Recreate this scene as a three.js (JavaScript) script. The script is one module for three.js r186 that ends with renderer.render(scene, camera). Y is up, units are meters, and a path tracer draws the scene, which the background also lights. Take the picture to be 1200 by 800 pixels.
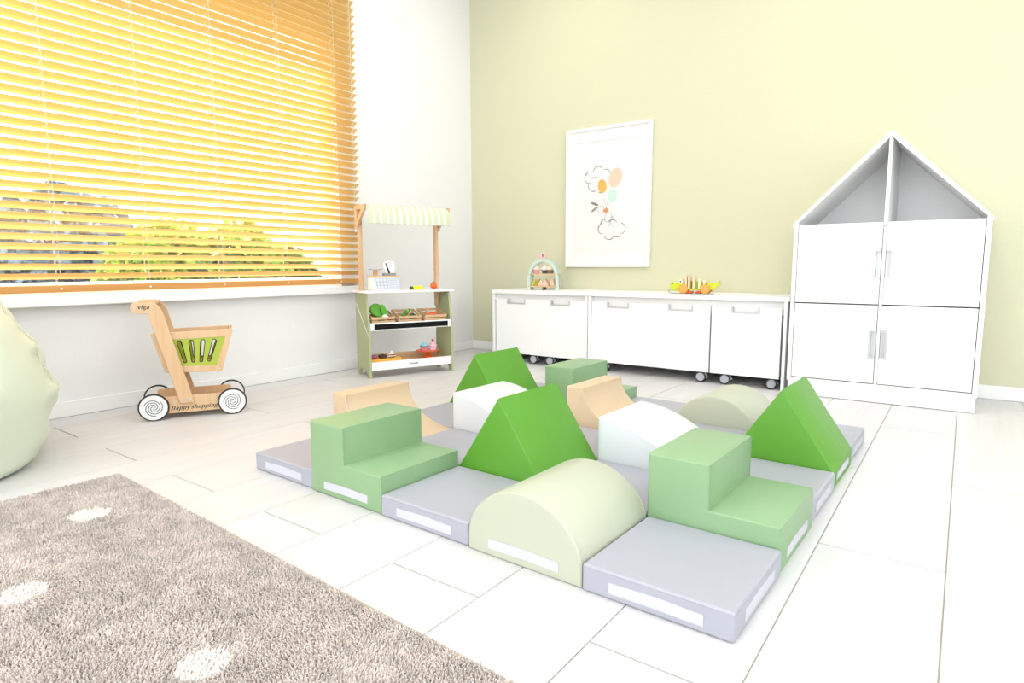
import * as THREE from 'three';
import { RoundedBoxGeometry } from 'three/addons/geometries/RoundedBoxGeometry.js';
import { TextGeometry } from 'three/addons/geometries/TextGeometry.js';
import { FontLoader } from 'three/addons/loaders/FontLoader.js';
import { mergeGeometries, toCreasedNormals } from 'three/addons/utils/BufferGeometryUtils.js';
import { RectAreaLightUniformsLib } from 'three/addons/lights/RectAreaLightUniformsLib.js';

// ---------- camera, sky, sun, exposure ----------
RectAreaLightUniformsLib.init();
const scene = new THREE.Scene();
const renderer = new THREE.WebGLRenderer({ antialias: true });
renderer.toneMapping = THREE.LinearToneMapping;
renderer.toneMappingExposure = 0.80;
renderer.shadowMap.enabled = true;
const camera = new THREE.PerspectiveCamera(2 * Math.atan(400 / 727.4) * 180 / Math.PI, 1.5, 0.05, 200);
camera.rotation.order = 'YXZ';
camera.position.set(3.627, 0.75, 4.37);
camera.rotation.set(-6.926 * Math.PI / 180, 36.07 * Math.PI / 180, -0.123 * Math.PI / 180);
scene.add(camera);
scene.background = new THREE.Color().setRGB(0.93, 0.97, 1.0);
scene.backgroundIntensity = 4.4;
const sun = new THREE.DirectionalLight(new THREE.Color().setRGB(1, 0.96, 0.88), 25.0);
sun.position.set(-5.4, 10.8, 2.4); sun.target.position.set(0, 1.4, 2.6);
sun.castShadow = true; sun.shadow.mapSize.set(4096, 4096);
Object.assign(sun.shadow.camera, { left: -16, right: 16, top: 16, bottom: -16, near: 0.5, far: 45 });
scene.add(sun, sun.target);
const PANEL_LIGHT = 4.4;               // radiance of each ceiling panel
const ROOM = { x: 6.0, z: 5.9, y: 3.2 };

// ---------- helpers ----------
let seed = 7;
const rnd = () => { seed = (seed * 1664525 + 1013904223) >>> 0; return seed / 4294967296; };
const V = (x, y, z) => new THREE.Vector3(x, y, z);
const lin = (r, g, b) => new THREE.Color().setRGB(r, g, b);
const used = {};
function numbered(n) { const k = used[n] = (used[n] ?? -1) + 1; return k ? `${n}_${String(k).padStart(3, '0')}` : n; }
const std = (c, roughness = 0.6, o = {}) => new THREE.MeshStandardMaterial({ color: c.isColor ? c : lin(...c), roughness, ...o });
const phys = (c, roughness = 0.6, o = {}) => new THREE.MeshPhysicalMaterial({ color: c.isColor ? c : lin(...c), roughness, ...o });
function hash2(x, y, s = 0) { let h = Math.imul(x | 0, 374761393) + Math.imul(y | 0, 668265263) + Math.imul(s | 0, 974634777); h = Math.imul(h ^ (h >>> 13), 1274126177); return ((h ^ (h >>> 16)) >>> 0) / 4294967296; }
function vnoise(x, y, px, py, s) {            // tileable value noise with periods px, py
  const x0 = Math.floor(x), y0 = Math.floor(y), fx = x - x0, fy = y - y0;
  const m = (a, p) => ((a % p) + p) % p, sx = fx * fx * (3 - 2 * fx), sy = fy * fy * (3 - 2 * fy);
  const a = hash2(m(x0, px), m(y0, py), s), b = hash2(m(x0 + 1, px), m(y0, py), s), c = hash2(m(x0, px), m(y0 + 1, py), s), d = hash2(m(x0 + 1, px), m(y0 + 1, py), s);
  return a + (b - a) * sx + (c - a) * sy + (a - b - c + d) * sx * sy;
}
function tex(w, h, f, srgb = true) {          // f(u, v) -> [r, g, b] in 0..1
  const d = new Uint8Array(w * h * 4);
  for (let j = 0; j < h; j++) for (let i = 0; i < w; i++) {
    const c = f(i / w, j / h), k = (j * w + i) * 4;
    for (let q = 0; q < 3; q++) d[k + q] = Math.max(0, Math.min(255, Math.round(c[q] * 255)));
    d[k + 3] = 255;
  }
  const t = new THREE.DataTexture(d, w, h); t.wrapS = t.wrapT = THREE.RepeatWrapping; t.magFilter = THREE.LinearFilter; t.minFilter = THREE.LinearMipmapLinearFilter; t.generateMipmaps = true;
  if (srgb) t.colorSpace = THREE.SRGBColorSpace; t.needsUpdate = true; return t;
}
function tri(geo, ou = 0, ov = 0) {           // uv in metres, by the way each face points
  let g = geo.index ? geo.toNonIndexed() : geo;
  const p = g.attributes.position, n = g.attributes.normal, uv = new Float32Array(p.count * 2);
  for (let i = 0; i < p.count; i += 3) {
    const nx = Math.abs(n.getX(i) + n.getX(i + 1) + n.getX(i + 2)), ny = Math.abs(n.getY(i) + n.getY(i + 1) + n.getY(i + 2)), nz = Math.abs(n.getZ(i) + n.getZ(i + 1) + n.getZ(i + 2));
    for (let k = i; k < i + 3; k++) {
      const x = p.getX(k), y = p.getY(k), z = p.getZ(k);
      const [a, b] = ny >= nx && ny >= nz ? [x, z] : nx >= nz ? [y, z] : [x, y];
      uv[k * 2] = a + ou; uv[k * 2 + 1] = b + ov;
    }
  }
  g.setAttribute('uv', new THREE.BufferAttribute(uv, 2));
  return g;
}
const mg = (list) => mergeGeometries(list.map((g) => { const h = g.index ? g.toNonIndexed() : g; for (const k of Object.keys(h.attributes)) if (!['position', 'normal', 'uv'].includes(k)) h.deleteAttribute(k); return h; }));
function box(x0, x1, y0, y1, z0, z1, r = 0.0015, seg = 1) {     // rounded box from bounds
  const w = x1 - x0, h = y1 - y0, d = z1 - z0, q = Math.min(r, w / 2.1, h / 2.1, d / 2.1);
  const g = q > 0 ? new RoundedBoxGeometry(w, h, d, seg, q) : new THREE.BoxGeometry(w, h, d);
  g.translate((x0 + x1) / 2, (y0 + y1) / 2, (z0 + z1) / 2);
  return tri(g);
}
const plainBox = (x0, x1, y0, y1, z0, z1) => box(x0, x1, y0, y1, z0, z1, 0);
function cyl(r0, r1, h, x, y, z, axis = 'y', n = 24) {
  const g = new THREE.CylinderGeometry(r1, r0, h, n);
  if (axis === 'x') g.rotateZ(-Math.PI / 2); if (axis === 'z') g.rotateX(Math.PI / 2);
  return g.translate(x, y, z);
}
const ball = (r, x, y, z, sx = 1, sy = 1, sz = 1) => new THREE.SphereGeometry(r, 20, 14).scale(sx, sy, sz).translate(x, y, z);
function ext(pts, depth, bevel = 0.002, holes = [], bs = 2) {   // extrude a polygon along z from 0 to depth, bevel inside the outline's bounds
  const sh = pts instanceof THREE.Shape ? pts : new THREE.Shape(pts.map(([x, y]) => new THREE.Vector2(x, y)));
  for (const h of holes) sh.holes.push(h instanceof THREE.Path ? h : new THREE.Path(h.map(([x, y]) => new THREE.Vector2(x, y))));
  const g = new THREE.ExtrudeGeometry(sh, { depth: depth - 2 * bevel, bevelEnabled: bevel > 0, bevelThickness: bevel, bevelSize: bevel, bevelOffset: -bevel, bevelSegments: bs, curveSegments: 20 });
  return g.translate(0, 0, bevel);
}
function tube(pts, r, closed = false, n = 6, seg) { return new THREE.TubeGeometry(new THREE.CatmullRomCurve3(pts, closed, 'catmullrom', 0.2), seg ?? pts.length * 6, r, n, closed); }
function poly(pts, r) {       // straight rods between points
  return mg(pts.slice(1).map((b, i) => { const a = pts[i], d = b.clone().sub(a), g = new THREE.CylinderGeometry(r, r, d.length(), 6); g.applyQuaternion(new THREE.Quaternion().setFromUnitVectors(V(0, 1, 0), d.clone().normalize())); return g.translate((a.x + b.x) / 2, (a.y + b.y) / 2, (a.z + b.z) / 2); }));
}
function mesh(name, geo, material, parent, kind) {
  const m = new THREE.Mesh(geo, material); m.name = name; m.castShadow = m.receiveShadow = true;
  if (kind) m.userData.kind = kind;
  parent.add(m); return m;
}
function thing(name, label, category, pos = [0, 0, 0], turn = 0, group) {
  const o = new THREE.Group(); o.name = numbered(name); o.position.set(...pos); o.rotation.y = turn;
  o.userData = { label, category }; if (group) o.userData.group = group;
  scene.add(o); return o;
}
function solo(name, geo, material, label, category, pos = [0, 0, 0], turn = 0, group) {
  const m = mesh(numbered(name), geo, material, scene); m.position.set(...pos); m.rotation.y = turn;
  m.userData = { label, category }; if (group) m.userData.group = group; return m;
}
function struct(name, geo, material) { const o = geo ? mesh(name, geo, material, scene) : new THREE.Group(); o.name = name; o.userData.kind = 'structure'; if (!geo) scene.add(o); return o; }

// ---------- materials ----------
const plankTex = tex(512, 1024, (u, v) => {
  const g = vnoise(u * 60, v * 5, 60, 5, 1) * 0.5 + vnoise(u * 150, v * 12, 150, 12, 2) * 0.3 + vnoise(u * 8, v * 3, 8, 3, 3) * 0.5, k = 0.925 + (g - 0.65) * 0.05;
  const w = vnoise(u * 5, v * 4, 5, 4, 9) * 0.012;
  return [k + w * 0.6, k, k - w * 0.6];
});
plankTex.repeat.set(1, 0.62);
const plankBump = tex(512, 512, (u, v) => { const g = vnoise(u * 90, v * 10, 90, 10, 5) * 0.6 + vnoise(u * 190, v * 26, 190, 26, 6) * 0.4; return [g, g, g]; }, false);
const plankMats = [[0.75, 0.748, 0.758], [0.765, 0.758, 0.765], [0.74, 0.738, 0.748], [0.755, 0.745, 0.746]].map((c) => std(c, 0.42, { map: plankTex, bumpMap: plankBump, bumpScale: 0.0003 }));
const wallBump = tex(256, 256, (u, v) => { const g = vnoise(u * 90, v * 90, 90, 90, 11) * 0.5 + vnoise(u * 30, v * 30, 30, 30, 12) * 0.5; return [g, g, g]; }, false);
wallBump.repeat.set(2, 2);
const woodTex = (a, b, s) => tex(256, 512, (u, v) => {
  const wob = vnoise(u * 4, v * 3, 4, 3, s) * 1.4, g = vnoise(u * 26 + wob * 3, v * 2, 26, 2, s + 1) * 0.6 + vnoise(u * 90, v * 6, 90, 6, s + 2) * 0.4;
  return [0, 1, 2].map((k) => a[k] + (b[k] - a[k]) * g);
});
const pineTex = woodTex([0.99, 0.90, 0.74], [0.95, 0.80, 0.59], 21); pineTex.repeat.set(4, 2);
const slatTex = woodTex([0.97, 0.86, 0.60], [0.92, 0.77, 0.48], 31); slatTex.repeat.set(6, 1);
const M = {
  wall: std([0.82, 0.815, 0.815], 0.85, { bumpMap: wallBump, bumpScale: 0.0006 }),
  green: std([0.615, 0.605, 0.43], 0.85, { bumpMap: wallBump, bumpScale: 0.0006 }),
  ceiling: std([0.88, 0.88, 0.87], 0.9),
  white: std([0.88, 0.88, 0.875], 0.38),
  trim: std([0.86, 0.86, 0.85], 0.5),
  subfloor: std([0.50, 0.43, 0.37], 0.9),
  metal: std([0.56, 0.56, 0.58], 0.35, { metalness: 0.3 }),
  screw: std([0.55, 0.55, 0.57], 0.35, { metalness: 0.8 }),
  black: phys([0.010, 0.010, 0.011], 0.9, { specularIntensity: 0.25 }),
  rubber: std([0.02, 0.02, 0.022], 0.55),
  greyDisc: std([0.42, 0.44, 0.48], 0.4),
  pine: std([0.70, 0.625, 0.62], 0.5, { map: pineTex }),
  orangeWood: std([0.70, 0.53, 0.40], 0.5, { map: pineTex }),
  slat: std([0.93, 0.85, 0.74], 0.5, { map: slatTex }),
  rail: std([0.70, 0.46, 0.32], 0.5, { map: slatTex }),
  cord: std([0.85, 0.80, 0.66], 0.8),
  lime: std([0.36, 0.45, 0.04], 0.5),
  sage: std([0.38, 0.42, 0.23], 0.55),
  ink: std([0.012, 0.03, 0.022], 0.6),
  orange: std([0.85, 0.12, 0.02], 0.4),
  velcro: std([0.56, 0.56, 0.61], 0.95),
  flap: std([0.20, 0.19, 0.13], 0.9),
};
const T = (c, r = 0.5) => std(c, r);

// ---------- room shell ----------
const floor = struct('floor');
mesh('subfloor', plainBox(-0.3, ROOM.x + 0.2, -0.12, -0.0035, -0.2, ROOM.z + 0.2), M.subfloor, floor);
{
  const W = 0.2863, L = 1.53, gap = 0.0015, cache = {};
  for (let k = -4; k < 20; k++) {
    const a = Math.max(0.013, 1.06 + W * k), b = Math.min(ROOM.x, 1.06 + W * (k + 1));
    if (b - a < 0.01) continue;
    const even = ((k % 2) + 2) % 2 === 1;
    for (let j = -3; j < 5; j++) {
      const z0 = Math.max(0.013, (even ? 3.335 : 2.575) + L * (j - 1)), z1 = Math.min(ROOM.z, (even ? 3.335 : 2.575) + L * j);
      if (z1 - z0 < 0.01) continue;
      const w = b - a - 2 * gap, d = z1 - z0 - 3.4 * gap, v = Math.floor(hash2(k + 40, j + 40, 3) * 4), key = [w.toFixed(3), d.toFixed(3), v].join();
      const g = cache[key] ??= tri(new RoundedBoxGeometry(w, 0.0035, d, 1, 0.0008), v * 0.31, v * 0.77);
      const m = mesh('plank', g, plankMats[Math.floor(hash2(k, j, 8) * 4)], floor);
      m.position.set((a + b) / 2, -0.00175, (z0 + z1) / 2);
    }
  }
}
const OP = { z0: 1.47, z1: 4.75, y0: 0.575, y1: 2.34 };          // window opening in the left wall
function holedWall(u0, u1, y1, op, t) {   // wall in the u-y plane with one opening, thickness t along z
  return ext([[u0, 0], [u1, 0], [u1, y1], [u0, y1]], t, 0, [[[op.z0, op.y0], [op.z0, op.y1], [op.z1, op.y1], [op.z1, op.y0]]]);
}
struct('wall_left', holedWall(-0.2, ROOM.z + 0.2, ROOM.y, OP, 0.13).rotateY(-Math.PI / 2), M.wall);
struct('wall_back', plainBox(0, ROOM.x, 0, ROOM.y, -0.2, 0), M.green);
const OP2 = { z0: 0.9, z1: 5.3, y0: 0.75, y1: 2.75 };
struct('wall_right', holedWall(-0.2, ROOM.z + 0.2, ROOM.y, OP2, 0.28).rotateY(-Math.PI / 2).translate(ROOM.x + 0.28, 0, 0), M.wall);
const OP3 = { z0: 0.35, z1: 5.65, y0: 0.2, y1: 3.0 };
struct('wall_rear', holedWall(0, ROOM.x, ROOM.y, OP3, 0.2).translate(0, 0, ROOM.z), M.wall);
struct('ceiling', plainBox(-0.28, ROOM.x + 0.28, ROOM.y, ROOM.y + 0.2, -0.2, ROOM.z + 0.2), M.ceiling);
struct('baseboard_left', box(0, 0.013, 0, 0.078, 0.013, ROOM.z, 0.003), M.trim);
struct('baseboard_back', box(0, ROOM.x, 0, 0.078, 0, 0.013, 0.003), M.trim);
struct('baseboard_right', box(ROOM.x - 0.013, ROOM.x, 0, 0.078, 0.013, ROOM.z, 0.003), M.trim);
struct('baseboard_rear', box(0.013, ROOM.x - 0.013, 0, 0.078, ROOM.z - 0.013, ROOM.z, 0.003), M.trim);
struct('trim_1', box(-0.09, 0.075, 0.56, 0.612, 1.30, 4.95, 0.006, 2), M.trim);
const paneM = phys([1, 1, 1], 0.02, { transmission: 1, thickness: 0, ior: 1.5 });
function windowUnit(name, x, op, y0, mull) {
  const w = struct(name);
  const s = 0.06;
  mesh('window_frame', mg([box(x - 0.03, x + 0.03, y0, y0 + s, op.z0, op.z1), box(x - 0.03, x + 0.03, op.y1 - s, op.y1, op.z0, op.z1),
    box(x - 0.03, x + 0.03, y0 + s, op.y1 - s, op.z0, op.z0 + s), box(x - 0.03, x + 0.03, y0 + s, op.y1 - s, op.z1 - s, op.z1)]), M.trim, w);
  const edges = [op.z0 + s, ...mull, op.z1 - s];
  for (const z of mull) mesh('mullion', box(x - 0.025, x + 0.025, y0 + s, op.y1 - s, z - 0.025, z + 0.025), M.trim, w);
  for (let i = 0; i + 1 < edges.length; i++) mesh('pane', plainBox(x - 0.002, x + 0.002, y0 + s, op.y1 - s, edges[i] + (i ? 0.025 : 0), edges[i + 1] - (i + 2 < edges.length ? 0.025 : 0)), paneM, w);
}
windowUnit('window_1', -0.1, OP, 0.612, [3.95]);
windowUnit('window_2', ROOM.x + 0.2, OP2, OP2.y0, [2.4, 4.0]);
{ windowUnit('window_3', 0, OP3, OP3.y0, [1.67, 3.0, 4.33]); const w = scene.getObjectByName('window_3'); w.rotation.y = Math.PI / 2; w.scale.z = -1; w.position.set(0, 0, ROOM.z + 0.1); }
struct('trim_2', box(ROOM.x - 0.05, ROOM.x + 0.16, OP2.y0 - 0.035, OP2.y0, OP2.z0 - 0.05, OP2.z1 + 0.05, 0.005), M.trim);

// ceiling panels (the room's lamps)
{
  const glow = new THREE.MeshStandardMaterial({ color: 0xffffff, emissive: 0xffffff, emissiveIntensity: 1.2 });
  for (const x of [1.1, 3.0, 4.9]) for (const z of [1.15, 3.0, 4.85]) {
    const t = thing('ceiling_light', 'white framed rectangular light panel on the ceiling', 'ceiling light', [x, ROOM.y, z], 0, 'ceiling light panels');
    mesh('frame', mg([box(-0.33, 0.33, -0.035, 0, -0.63, -0.6), box(-0.33, 0.33, -0.035, 0, 0.6, 0.63), box(-0.33, -0.3, -0.035, 0, -0.6, 0.6), box(0.3, 0.33, -0.035, 0, -0.6, 0.6)]), M.trim, t);
    mesh('light_diffuser', plainBox(-0.3, 0.3, -0.026, -0.01, -0.6, 0.6), glow, t);
    const l = new THREE.RectAreaLight(lin(0.97, 0.985, 1), PANEL_LIGHT, 0.6, 1.2);
    l.position.set(0, -0.04, 0); l.rotation.x = -Math.PI / 2; t.add(l);
  }
}

// ---------- outside ----------
{
  struct('ground', plainBox(-60, -0.3, -0.62, -0.5, -50, 40), std([0.10, 0.105, 0.06], 0.95));
  const leaf = new THREE.BufferGeometry();
  leaf.setAttribute('position', new THREE.Float32BufferAttribute([0, 0, 0, 0.5, 0.12, 0.35, 0, 0.05, 1, 0, 0, 0, 0, 0.05, 1, -0.5, 0.12, 0.35], 3)); leaf.computeVertexNormals();
  const leafM = std([1, 1, 1], 0.7, { side: THREE.DoubleSide });
  const shrubs = [['large blue-grey leafy tree seen through the blind at its window end', -14, -1.35, 1.55, 1.75, 'blue'], ['tall rounded yellow-green shrub beyond the window beside the blue-grey tree', -9.4, -1.75, 1.1, 1.08, 1.0], ['broad leafy green shrub beyond the window, tallest of the row', -9.2, -3.05, 1.1, 1.05, 0.9], ['small dark green shrub at the far end of the row outside', -9.4, -4.35, 0.85, 0.8, 0.55], ['low bright green bush outside in front of the blue-grey tree', -8.2, -0.6, 0.75, 0.62, 1.05]];
  for (const [label, x, z, ry, rz, tone] of shrubs) {
    const blue = tone === 'blue', t = thing(blue ? 'tree' : 'shrub', label, blue ? 'tree' : 'shrub', [x, -0.5, z], 0, blue ? undefined : 'shrubs outside the window');
    mesh('stem', mg([cyl(0.05, 0.03, ry, 0, ry / 2, 0, 'y', 8), cyl(0.03, 0.02, ry * 0.8, 0.08, ry * 0.6, 0.1, 'y', 6)]), std([0.2, 0.15, 0.1], 0.9), t);
    const n = blue ? 5200 : 2800, im = new THREE.InstancedMesh(leaf, leafM, n), o = new THREE.Object3D(), c = new THREE.Color();
    for (let i = 0; i < n; i++) {
      const a = rnd() * 6.283, h = rnd() * 2 - 1, q = Math.cbrt(0.25 + 0.75 * rnd()), s = Math.sqrt(1 - h * h), lump = 0.85 + 0.3 * vnoise(a * 1.6, h * 3 + 4, 10, 50, i % 1 + 3);
      o.position.set(Math.cos(a) * s * rz * q * lump, ry + h * ry * q * lump * 0.95, Math.sin(a) * s * rz * q * lump);
      o.rotation.set(rnd() * 3 - 1.5, rnd() * 6.28, rnd() * 3 - 1.5); o.scale.setScalar(blue ? 0.22 + rnd() * 0.16 : 0.14 + rnd() * 0.12); o.updateMatrix(); im.setMatrixAt(i, o.matrix);
      if (blue) { const q = 0.75 + 0.5 * rnd(); im.setColorAt(i, c.setRGB(0.19 * q, 0.25 * q, 0.29 * q)); } else im.setColorAt(i, c.setRGB(0.29 * tone * (0.6 + 0.8 * rnd()), 0.36 * tone * (0.7 + 0.5 * rnd()), 0.04 * (0.5 + rnd())));
    }
    im.name = 'foliage'; im.userData.kind = 'stuff'; im.castShadow = im.receiveShadow = true; t.add(im);
  }
}

// ---------- venetian blind ----------
{
  const t = thing('venetian_blind', 'wide wooden venetian blind with open honey-coloured slats over the window', 'blind', [0.045, 0, 0]);
  const z0 = 1.335, z1 = 4.85, pitch = 0.0474, n = 42, yb = 0.705, tilt = 33 * Math.PI / 180;
  const sg = tri(new RoundedBoxGeometry(0.05, 0.0028, z1 - z0, 1, 0.0012));
  for (let i = 0; i < n; i++) { const s = mesh('slat', sg, M.slat, t); s.position.set(0, yb + i * pitch, (z0 + z1) / 2); s.rotation.z = tilt; }
  mesh('bottom_rail', box(-0.026, 0.026, 0.627, 0.662, z0, z1, 0.004, 2), M.rail, t);
  mesh('head_rail', box(-0.035, 0.04, yb + n * pitch, yb + n * pitch + 0.07, z0 - 0.01, z1 + 0.01, 0.004), M.slat, t);
  const top = yb + n * pitch, lx = 0.0243;
  for (const z of [1.365, 1.525, 1.95, 2.385, 2.80, 3.21, 3.62, 4.04, 4.46]) {
    const g = [cyl(0.0008, 0.0008, top - 0.64, lx, (top + 0.64) / 2, z, 'y', 5), cyl(0.0008, 0.0008, top - 0.64, -lx, (top + 0.64) / 2, z, 'y', 5), cyl(0.001, 0.001, top - 0.64, 0, (top + 0.64) / 2, z + 0.012, 'y', 5)];
    for (let i = 0; i < n; i++) { const r = new THREE.BoxGeometry(0.05, 0.0008, 0.0025); r.rotateZ(tilt); r.translate(0, yb + i * pitch - 0.0024, z); g.push(r); }
    mesh('ladder_cord', mg(g), M.cord, t);
    mesh('cord_plug', cyl(0.005, 0.005, 0.006, 0.024, 0.645, z, 'x', 10), M.trim, t);
  }
  const pc = mesh('pull_cord', poly([V(0.045, top, 1.40), V(0.045, 1.03, 1.40)], 0.0012), M.cord, t);
  mesh('cord_tassel', cyl(0.009, 0.005, 0.035, 0.045, 1.012, 1.40, 'y', 12), M.trim, pc);
}

// ---------- bench row ----------
const BZ = 0.47;
{
  const wt = solo('bench_worktop', box(0.585, 2.80, 0.537, 0.565, 0.002, BZ, 0.002), M.white, 'long white bench top running along the green wall', 'bench top');
  const unit = (x0, x1, label) => {
    const t = thing('bench_cabinet', label, 'cabinet', [(x0 + x1) / 2, 0, 0.24], 0, 'open white bench cabinets'), h = (x1 - x0) / 2, f = BZ - 0.24;
    mesh('side_panel', box(-h, -h + 0.018, 0, 0.536, -0.22, f), M.white, t);
    mesh('side_panel', box(h - 0.018, h, 0, 0.536, -0.22, f), M.white, t);
    mesh('back_panel', box(-h + 0.018, h - 0.018, 0.03, 0.536, -0.22, -0.205), M.white, t);
    mesh('top_rail', box(-h + 0.018, h - 0.018, 0.455, 0.536, 0.172, 0.186), M.white, t);
  };
  unit(0.595, 1.453, 'shorter white open bench cabinet below the cupcake stand');
  unit(1.459, 2.79, 'long white open bench cabinet next to the house-shaped cabinet');
  const where = ['white storage box on castors at the corner end of the bench', 'white storage box on castors, second from the corner end of the bench', 'extra wide white storage box on castors with two handles under the bench', 'white storage box on castors beside the house-shaped cabinet'];
  [[0.622, 1.0235], [1.0245, 1.430], [1.482, 2.331], [2.341, 2.757]].forEach(([a, b], i) => {
    const w = b - a, t = thing('storage_box', where[i], 'storage box', [(a + b) / 2, 0, 0.25], 0, 'rolling storage boxes under the bench'), h = w / 2, f = BZ - 0.012 - 0.25;
    const nx = 0.085, ny = 0.457, cs = [[-0.005], [-0.01], [-0.2215, 0.2295], [0]][i];
    const p = ext([[-h, 0.07], [h, 0.07], [h, 0.497], ...cs.slice().reverse().flatMap((c) => [[c + nx, 0.497], [c + nx, ny], [c - nx, ny], [c - nx, 0.497]]), [-h, 0.497]], 0.018, 0.001).translate(0, 0, f - 0.018);
    mesh('front_panel', tri(p), M.white, t);
    mesh('body', mg([box(-h + 0.004, -h + 0.018, 0.078, 0.45, -0.2, f - 0.019), box(h - 0.018, h - 0.004, 0.078, 0.45, -0.2, f - 0.019), box(-h + 0.018, h - 0.018, 0.078, 0.45, -0.2, -0.186), box(-h + 0.018, h - 0.018, 0.078, 0.092, -0.186, f - 0.019)]), M.white, t);
    for (const c of cs) mesh('handle_plate', tri(ext([[c - nx, 0.4965], [c - nx, ny], [c + nx, ny], [c + nx, 0.4965], [c + nx - 0.008, 0.4965], [c + nx - 0.008, ny + 0.009], [c - nx + 0.008, ny + 0.009], [c - nx + 0.008, 0.4965]], 0.022, 0.0006).translate(0, 0, f - 0.019)), M.metal, t);
    for (const [cx, cz, rot] of [[-h + 0.085, f - 0.045, 0.15], [h - 0.058, f - 0.04, i === 3 ? 0.6 : 0.1], [-h + 0.06, -0.15, 0.4], [h - 0.06, -0.15, -0.3]]) {
      const g = new THREE.Group(); g.name = 'castor'; g.position.set(cx, 0, cz); g.rotation.y = rot; t.add(g);
      for (const s of [-1, 1]) {
        mesh('wheel', new THREE.LatheGeometry([[0, 0.009], [0.031, 0.009], [0.035, 0.006], [0.035, -0.006], [0.031, -0.009], [0, -0.009]].map(([x, y]) => new THREE.Vector2(x, y)), 28).rotateX(Math.PI / 2).translate(0, 0.035, s * 0.0135), M.rubber, g);
        mesh('hub', cyl(0.026, 0.026, 0.003, 0, 0.035, s * 0.0235, 'z', 24), M.greyDisc, g);
      }
      mesh('fork', mg([box(-0.012, 0.03, 0.03, 0.066, -0.003, 0.003), cyl(0.016, 0.016, 0.012, 0.02, 0.071, 0), poly([V(0.02, 0.06, 0.016), V(0.045, 0.04, 0.016), V(0.025, 0.02, 0.016)], 0.003)]), M.greyDisc, g);
    }
  });
}

// ---------- house-shaped cabinet ----------
{
  const X0 = 2.811, X1 = 3.713, cx = (X0 + X1) / 2, h = (X1 - X0) / 2, f = 0.5, ey = 0.99, ay = 1.452, th = 0.022;
  const t = thing('house_cabinet', 'white house-shaped cabinet with pitched roof and four doors', 'cabinet', [cx, 0, 0.25]), F = f - 0.25, B = -0.24;
  mesh('side_panel', box(-h, -h + th, 0.08, ey - 0.003, B, F), M.white, t);
  mesh('side_panel', box(h - th, h, 0.08, ey - 0.003, B, F), M.white, t);
  mesh('bottom_panel', box(-h + th, h - th, 0.08, 0.102, B, F), M.white, t);
  mesh('plinth', box(-h + 0.006, h - 0.006, 0.003, 0.08, B, F - 0.004), M.white, t);
  mesh('shelf', box(-h + th, h - th, 0.945, 0.963, B, F - 0.02), M.white, t);
  const sl = Math.atan2(ay - ey, h), ov = 0.006;
  const rt = th / Math.cos(sl);
  for (const s of [-1, 1]) mesh('roof_panel', tri(ext([[-h - ov, ey - ov * (ay - ey) / h], [0, ay], [0, ay - rt], [-h - ov, ey - rt - ov * (ay - ey) / h + 0.012]].map(([x, y]) => [s > 0 ? -x : x, y])[s > 0 ? 'reverse' : 'slice'](), F - B - 0.009, 0.001).translate(0, 0, B + 0.013)), M.white, t);
  mesh('back_panel', tri(ext([[-h + th, 0.1], [h - th, 0.1], [h - th, ey - 0.001], [h - 0.002, ey - 0.001], [0, ay - 0.003], [-h + 0.002, ey - 0.001], [-h + th, ey - 0.001]], 0.0125, 0.0005).translate(0, 0, B)), M.white, t);
  mesh('divider', box(-0.0085, 0.0085, 0.963, ay - rt - 0.008, B + 0.0125, F - 0.001), M.white, t);
  mesh('divider', box(-0.0085, 0.0085, 0.102, 0.945, B + 0.0125, F - 0.016), M.white, t);
  const rows = [[0.1075, 0.5335, 0.242, 0.402], [0.5405, 0.978, 0.674, 0.835]];
  for (const s of [-1, 1]) for (const [y0, y1, a, b] of rows) {
    const xo = h - th - 0.0035, xi = 0.0105, hw = 0.034;
    let pts = [[xi, y0], [xo, y0], [xo, y1], [xi, y1], [xi, b], [xi + hw, b], [xi + hw, a], [xi, a]];
    if (s < 0) pts = pts.map(([x, y]) => [-x, y]).reverse();
    const d = mesh('door', tri(ext(pts, 0.018, 0.001).translate(0, 0, F - 0.018)), M.white, t);
    let fr = [[xi, a], [xi + hw, a], [xi + hw, b], [xi, b], [xi, b - 0.012], [xi + hw - 0.01, b - 0.012], [xi + hw - 0.01, a + 0.012], [xi, a + 0.012]];
    if (s < 0) fr = fr.map(([x, y]) => [-x, y]).reverse();
    mesh('handle', mg([tri(ext(fr, 0.02, 0.0006).translate(0, 0, F - 0.018)), box(s > 0 ? xi : -xi - hw, s > 0 ? xi + hw : -xi, a, b, F - 0.018, F - 0.0155, 0.0003)]), M.metal, d);
  }
}

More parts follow.
